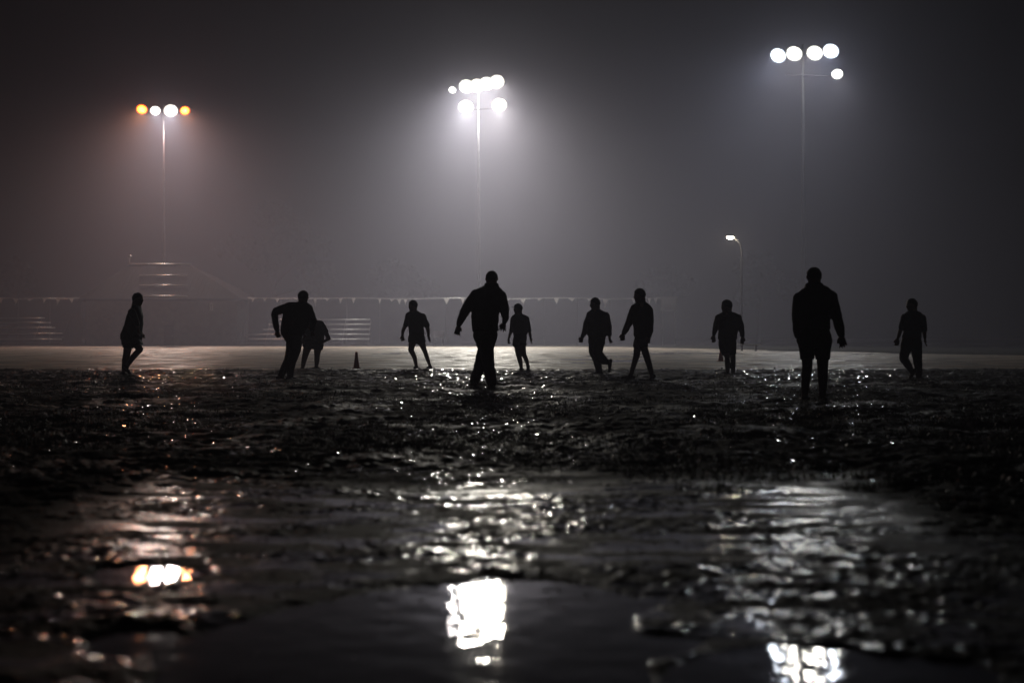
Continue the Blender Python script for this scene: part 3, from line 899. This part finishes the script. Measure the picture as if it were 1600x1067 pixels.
PEOPLE = [
 dict(ox=170, oy=450, s=7.1125, d=30.6, foot=(160, 972), yaw=2, head=(325, 119), hh=134, neck=(305, 190, 36), hdep=0,
      label='person in dark shorts walking to the right in profile, leftmost player', shirt='black', bottom='black',
      torso=[(188, 280, 345), (230, 245, 356), (300, 210, 372), (380, 190, 372), (450, 165, 365), (505, 142, 360), (565, 142, 362), (620, 155, 372)], tdepth=.19, shirt_n=7,
      arms=[dict(p=[(285, 265, 40), (345, 380, 27), (362, 455, 17)], dep=[-.20, -.24, -.26], hand=(366, 525), thumb=1, edge=1),
            dict(p=[(270, 265, 38), (280, 400, 26), (330, 490, 17)], dep=[.20, .24, .22], hand=(350, 550), thumb=1, edge=1)],
      legs=[dict(p=[(208, 590, 56), (190, 715, 43), (168, 800, 36), (152, 935, 21)], dep=[.09, .09, .09, .09], hem=.55, flare=1.12),
            dict(p=[(300, 585, 58), (358, 672, 37), (275, 768, 31), (212, 868, 20)], dep=[-.09, -.09, -.09, -.09], fdir=(0, 40), hem=.5, flare=1.1)]),
 dict(ox=410, oy=445, s=6.667, d=27.6, foot=(230, 1000), yaw=70, head=(427, 127), hh=128, neck=(420, 190, 40),
      label='stooping heavy-set person lunging with one elbow out, in front of a bent-over player', shirt='black', bottom='black', sleeve='long',
      torso=[(178, 355, 460), (205, 285, 495), (260, 238, 515), (320, 222, 512), (400, 207, 490), (470, 197, 440), (525, 208, 420), (580, 245, 408)], shirt_n=7,
      arms=[dict(p=[(295, 222, 44), (152, 272, 40), (130, 305, 33), (146, 420, 28), (158, 475, 19)], dep=[0, -.05, -.05, -.05, -.05], hand=(176, 545), thumb=-1),
            dict(p=[(478, 248, 45), (535, 370, 36), (528, 480, 22)], dep=[0, -.06, -.12], hand=(518, 560), thumb=1, edge=1)],
      pants=True,
      legs=[dict(p=[(318, 585, 70), (302, 670, 58), (265, 775, 44), (222, 855, 38), (178, 950, 29)], dep=[.05, .10, .12, .14, .16], fdir=(30, 15)),
            dict(p=[(345, 585, 65), (352, 680, 54), (312, 800, 42), (296, 945, 30)], dep=[-.05, -.12, -.12, -.10], fdir=(50, 0))]),
 dict(ox=410, oy=445, s=6.667, d=36.6, foot=(490, 905), yaw=200, head=(487, 372), hh=98, neck=(512, 415, 32), hdep=-.18, tdep=.02,
      label='bent-over person in a pale shirt half hidden behind the lunging player', shirt='palecloth', bottom='char',
      torso=[(385, 515, 590), (420, 470, 618), (480, 448, 632), (540, 440, 636), (590, 440, 635), (640, 445, 632)], shirt_n=5, drat=.7,
      arms=[dict(p=[(605, 425, 34), (648, 490, 30), (692, 575, 21), (640, 608, 16)], dep=[0, 0, 0, -.1], hand=(590, 620), thumb=1),
            dict(p=[(475, 440, 30), (455, 520, 24), (440, 575, 17)], dep=[0, -.1, -.2], hand=(425, 640), thumb=-1)],
      legs=[dict(p=[(478, 640, 52), (448, 745, 33), (432, 810, 27), (418, 880, 19)], hem=.3, flare=1.1),
            dict(p=[(580, 640, 54), (570, 750, 30), (568, 810, 27), (562, 868, 19)], hem=.45, flare=1.12)]),
 dict(ox=610, oy=460, s=8.21, d=36.6, foot=(420, 975), yaw=160, head=(288, 150), hh=132, neck=(292, 218, 36), hairtop=.10, byaw=80,
      label='slim person in a tight top and short shorts, feet apart, arms hanging', shirt='navy', bottom='black',
      torso=[(216, 255, 345), (250, 205, 405), (300, 205, 430), (360, 228, 424), (420, 240, 420), (500, 243, 432), (560, 233, 440), (605, 228, 442)], shirt_n=6,
      arms=[dict(p=[(228, 280, 34), (202, 380, 27), (160, 470, 23), (153, 530, 15)], hand=(164, 608), thumb=-1),
            dict(p=[(415, 285, 38), (462, 385, 32), (484, 460, 25), (490, 540, 17)], hand=(492, 622), thumb=1, edge=1)],
      legs=[dict(p=[(288, 590, 58), (268, 712, 37), (312, 815, 30), (332, 925, 19)], dep=[0, -.1, 0, .05], fdir=(50, 10), hem=.3, flare=1.06),
            dict(p=[(388, 590, 56), (438, 720, 31), (478, 835, 27), (510, 925, 17)], fdir=(20, 12), hem=.3, flare=1.06)]),
 dict(ox=700, oy=415, s=5.336, d=23.4, foot=(300, 1018), yaw=88, head=(365, 120), hh=114, neck=(362, 178, 42), collar=True, vox=.0095,
      label='large person in a collared jacket and long trousers striding at the centre of the field', shirt='black', shirt_name='jacket', bottom='char', sleeve='long',
      torso=[(180, 310, 405), (210, 245, 440), (255, 212, 458), (310, 208, 442), (370, 208, 422), (440, 203, 415), (505, 206, 413), (565, 212, 409), (585, 216, 402)], shirt_n=8,
      arms=[dict(p=[(228, 262, 44), (168, 350, 42), (120, 435, 33), (86, 515, 19)], hand=(72, 603), thumb=1, spread=1.3),
            dict(p=[(445, 270, 44), (470, 380, 38), (478, 445, 29), (470, 490, 19)], hand=(447, 572), thumb=-1, spread=2.2)],
      pants=True,
      legs=[dict(p=[(272, 590, 58), (303, 700, 50), (265, 855, 45), (218, 978, 36)], dep=[0, .15, .10, .0], fdir=(110, 0)),
            dict(p=[(350, 590, 58), (322, 700, 54), (342, 855, 44), (366, 985, 38)], dep=[0, -.15, -.2, -.25], fdir=(80, 5))]),
 dict(ox=700, oy=415, s=5.336, d=35.2, foot=(635, 885), yaw=172, head=(582, 366), hh=82, neck=(588, 408, 24), cap=True, byaw=100,
      label='person in a cap and loose shorts looking left, standing just right of the central figure', shirt='char', bottom='char',
      torso=[(406, 565, 612), (422, 540, 648), (460, 530, 664), (520, 547, 658), (580, 548, 656), (630, 543, 652), (662, 540, 642)], shirt_n=5,
      arms=[dict(p=[(547, 448, 22), (533, 530, 17), (508, 605, 11)], hand=(498, 662), thumb=-1, edge=1),
            dict(p=[(653, 450, 23), (672, 530, 18), (688, 600, 11)], hand=(690, 664), thumb=1, edge=1)],
      legs=[dict(p=[(578, 655, 36), (590, 750, 24), (604, 810, 20), (612, 862, 13)], fdir=(150, 0), hem=.2, flare=1.06),
            dict(p=[(618, 655, 34), (630, 740, 23), (655, 795, 18), (666, 848, 12)], dep=[0, -.1, -.2, -.3], fdir=(100, 50), hem=.2, flare=1.06)]),
 dict(ox=895, oy=450, s=6.886, d=31.4, foot=(285, 955), yaw=172, head=(238, 196), hh=122, neck=(245, 262, 40), hairtop=.12, byaw=165,
      label='person in a bulky jacket and baggy trousers walking left with one heel lifted', shirt='navy', shirt_name='jacket', bottom='olive', sleeve='long',
      torso=[(252, 205, 292), (285, 172, 345), (330, 160, 368), (400, 158, 378), (470, 160, 375), (535, 165, 362), (580, 172, 345), (605, 178, 338)], shirt_n=6,
      arms=[dict(p=[(185, 315, 38), (150, 410, 36), (128, 500, 29), (102, 545, 17)], dep=[0, 0, 0, 0], hand=(86, 605), thumb=-1),
            dict(p=[(352, 325, 42), (382, 440, 34), (394, 535, 22)], hand=(400, 625), thumb=-1, edge=1)],
      pants=True,
      legs=[dict(p=[(238, 600, 62), (228, 700, 50), (265, 800, 41), (286, 918, 31)], dep=[.05, .05, .05, .05], fdir=(175, 0)),
            dict(p=[(285, 600, 54), (262, 720, 46), (330, 800, 40), (378, 822, 26)], dep=[-.06, -.1, -.1, -.1], fdir=(170, 78))]),
 dict(ox=895, oy=450, s=6.886, d=27.4, foot=(738, 1010), yaw=160, head=(716, 122), hh=142, neck=(735, 200, 44), hairtop=.06, byaw=140,
      label='person in a long dark top with legs in a wide stride, left arm swung out', shirt='black', bottom='black', sleeve='long',
      torso=[(195, 680, 795), (240, 645, 835), (320, 645, 855), (420, 657, 860), (500, 660, 860), (560, 664, 840), (610, 668, 805), (640, 668, 788)], shirt_n=6,
      arms=[dict(p=[(662, 258, 42), (617, 385, 40), (568, 490, 30), (542, 530, 19)], hand=(534, 606), thumb=-1),
            dict(p=[(815, 275, 44), (828, 400, 36), (822, 510, 26), (815, 560, 18)], dep=[0, -.08, -.1, -.12], hand=(800, 620), thumb=-1)],
      legs=[dict(p=[(705, 635, 50), (692, 760, 36), (665, 855, 31), (628, 975, 21)], dep=[.05, .1, .1, .1], fdir=(150, 0), hem=.35, flare=1.02),
            dict(p=[(748, 635, 50), (788, 770, 37), (822, 880, 32), (845, 975, 24)], dep=[-.05, -.1, -.1, -.1], fdir=(120, 30), hem=.35, flare=1.02)]),
 dict(ox=1100, oy=455, s=7.625, d=31.5, foot=(315, 992), yaw=150, head=(268, 168), hh=148, neck=(272, 240, 44), byaw=100,
      label='broad person in a dark sweatshirt and long shorts walking away, in front of a cone', shirt='black', bottom='black', sleeve='long',
      torso=[(228, 238, 318), (252, 195, 385), (300, 170, 415), (360, 172, 405), (430, 186, 398), (500, 174, 387), (560, 175, 385), (630, 180, 380), (680, 188, 368)], shirt_n=7,
      arms=[dict(p=[(170, 305, 40), (142, 405, 34), (116, 510, 22)], hand=(118, 615), thumb=-1),
            dict(p=[(405, 305, 42), (443, 420, 35), (460, 530, 22)], hand=(447, 636), thumb=1)],
      legs=[dict(p=[(242, 650, 60), (268, 770, 32), (278, 860, 31), (286, 955, 22)], dep=[0, -.1, 0, .05], fdir=(110, 0), hem=.7, flare=1.12),
            dict(p=[(325, 650, 56), (345, 780, 33), (346, 870, 31), (345, 965, 23)], fdir=(85, 0), hem=.7, flare=1.12)]),
 dict(ox=1220, oy=415, s=4.742, d=17.7, foot=(250, 1022), yaw=98, head=(245, 98), hh=124, neck=(248, 165, 44), hairn=1.5, vox=.0095, collar=True,
      label='tall person in hooded top and loose shorts seen from behind, nearest to the camera', shirt='black', shirt_name='hooded_top', bottom='black', sleeve='long',
      torso=[(165, 205, 325), (195, 160, 365), (240, 130, 385), (300, 130, 368), (380, 135, 350), (450, 138, 357), (490, 138, 357), (560, 136, 370), (620, 138, 368)], shirt_n=7,
      arms=[dict(p=[(140, 262, 46), (116, 370, 35), (113, 480, 28), (120, 545, 20)], dep=[0, -.03, -.03, -.05], hand=(122, 620), thumb=1, edge=1),
            dict(p=[(368, 245, 46), (405, 370, 39), (436, 480, 31), (450, 535, 20)], hand=(470, 632), thumb=-1, spread=1.3)],
      legs=[dict(p=[(192, 605, 56), (190, 755, 38), (184, 860, 34), (180, 990, 24)], dep=[0, -.05, 0, .02], fdir=(115, 0), hem=.68, flare=1.12),
            dict(p=[(310, 605, 58), (310, 755, 41), (311, 860, 36), (310, 995, 26)], fdir=(80, 0), hem=.72, flare=1.05)]),
 dict(ox=1385, oy=460, s=7.3625, d=27.8, foot=(330, 985), yaw=175, head=(290, 128), hh=140, neck=(300, 198, 46), hairtop=.08, byaw=110,
      label='person in long trousers looking left with one foot lifted, rightmost player', shirt='navy', bottom='black',
      torso=[(190, 255, 350), (222, 212, 405), (270, 205, 425), (340, 210, 398), (420, 205, 390), (500, 186, 395), (560, 173, 400), (615, 170, 404)], shirt_n=6,
      arms=[dict(p=[(203, 262, 34), (176, 370, 28), (142, 475, 21), (130, 510, 15)], hand=(122, 590), thumb=-1),
            dict(p=[(415, 272, 38), (430, 390, 31), (442, 500, 22)], hand=(440, 620), thumb=1, edge=1)],
      pants=True,
      legs=[dict(p=[(228, 610, 58), (205, 730, 46), (235, 820, 36), (262, 880, 26)], dep=[0, .05, -.1, -.15], fdir=(150, 55)),
            dict(p=[(345, 615, 58), (358, 760, 46), (370, 860, 38), (370, 962, 29)], fdir=(100, 0))]),
]
for cfg in PEOPLE: person(cfg)

# ------------------------------------------------------------------ haze
def build_haze():
    x0, x1, y0, y1, z0, z1 = -170, 150, -40, 320, -1.2, 46
    m = bpy.data.materials.new('haze'); m.use_nodes = True; t = m.node_tree
    for n in list(t.nodes): t.nodes.remove(n)
    o = t.nodes.new('ShaderNodeOutputMaterial'); v = t.nodes.new('ShaderNodeVolumePrincipled')
    v.inputs['Color'].default_value = (.80, .80, 1.0, 1); v.inputs['Density'].default_value = FOG_D; v.inputs['Anisotropy'].default_value = FOG_G
    t.links.new(v.outputs[0], o.inputs['Volume'])
    b = MB().box(((x0 + x1) / 2, (y0 + y1) / 2, (z0 + z1) / 2), (x1 - x0, y1 - y0, z1 - z0)).build('haze', m)
    tag(b, 'thin night haze lit by the floodlights', 'haze', kind='stuff')
build_haze()
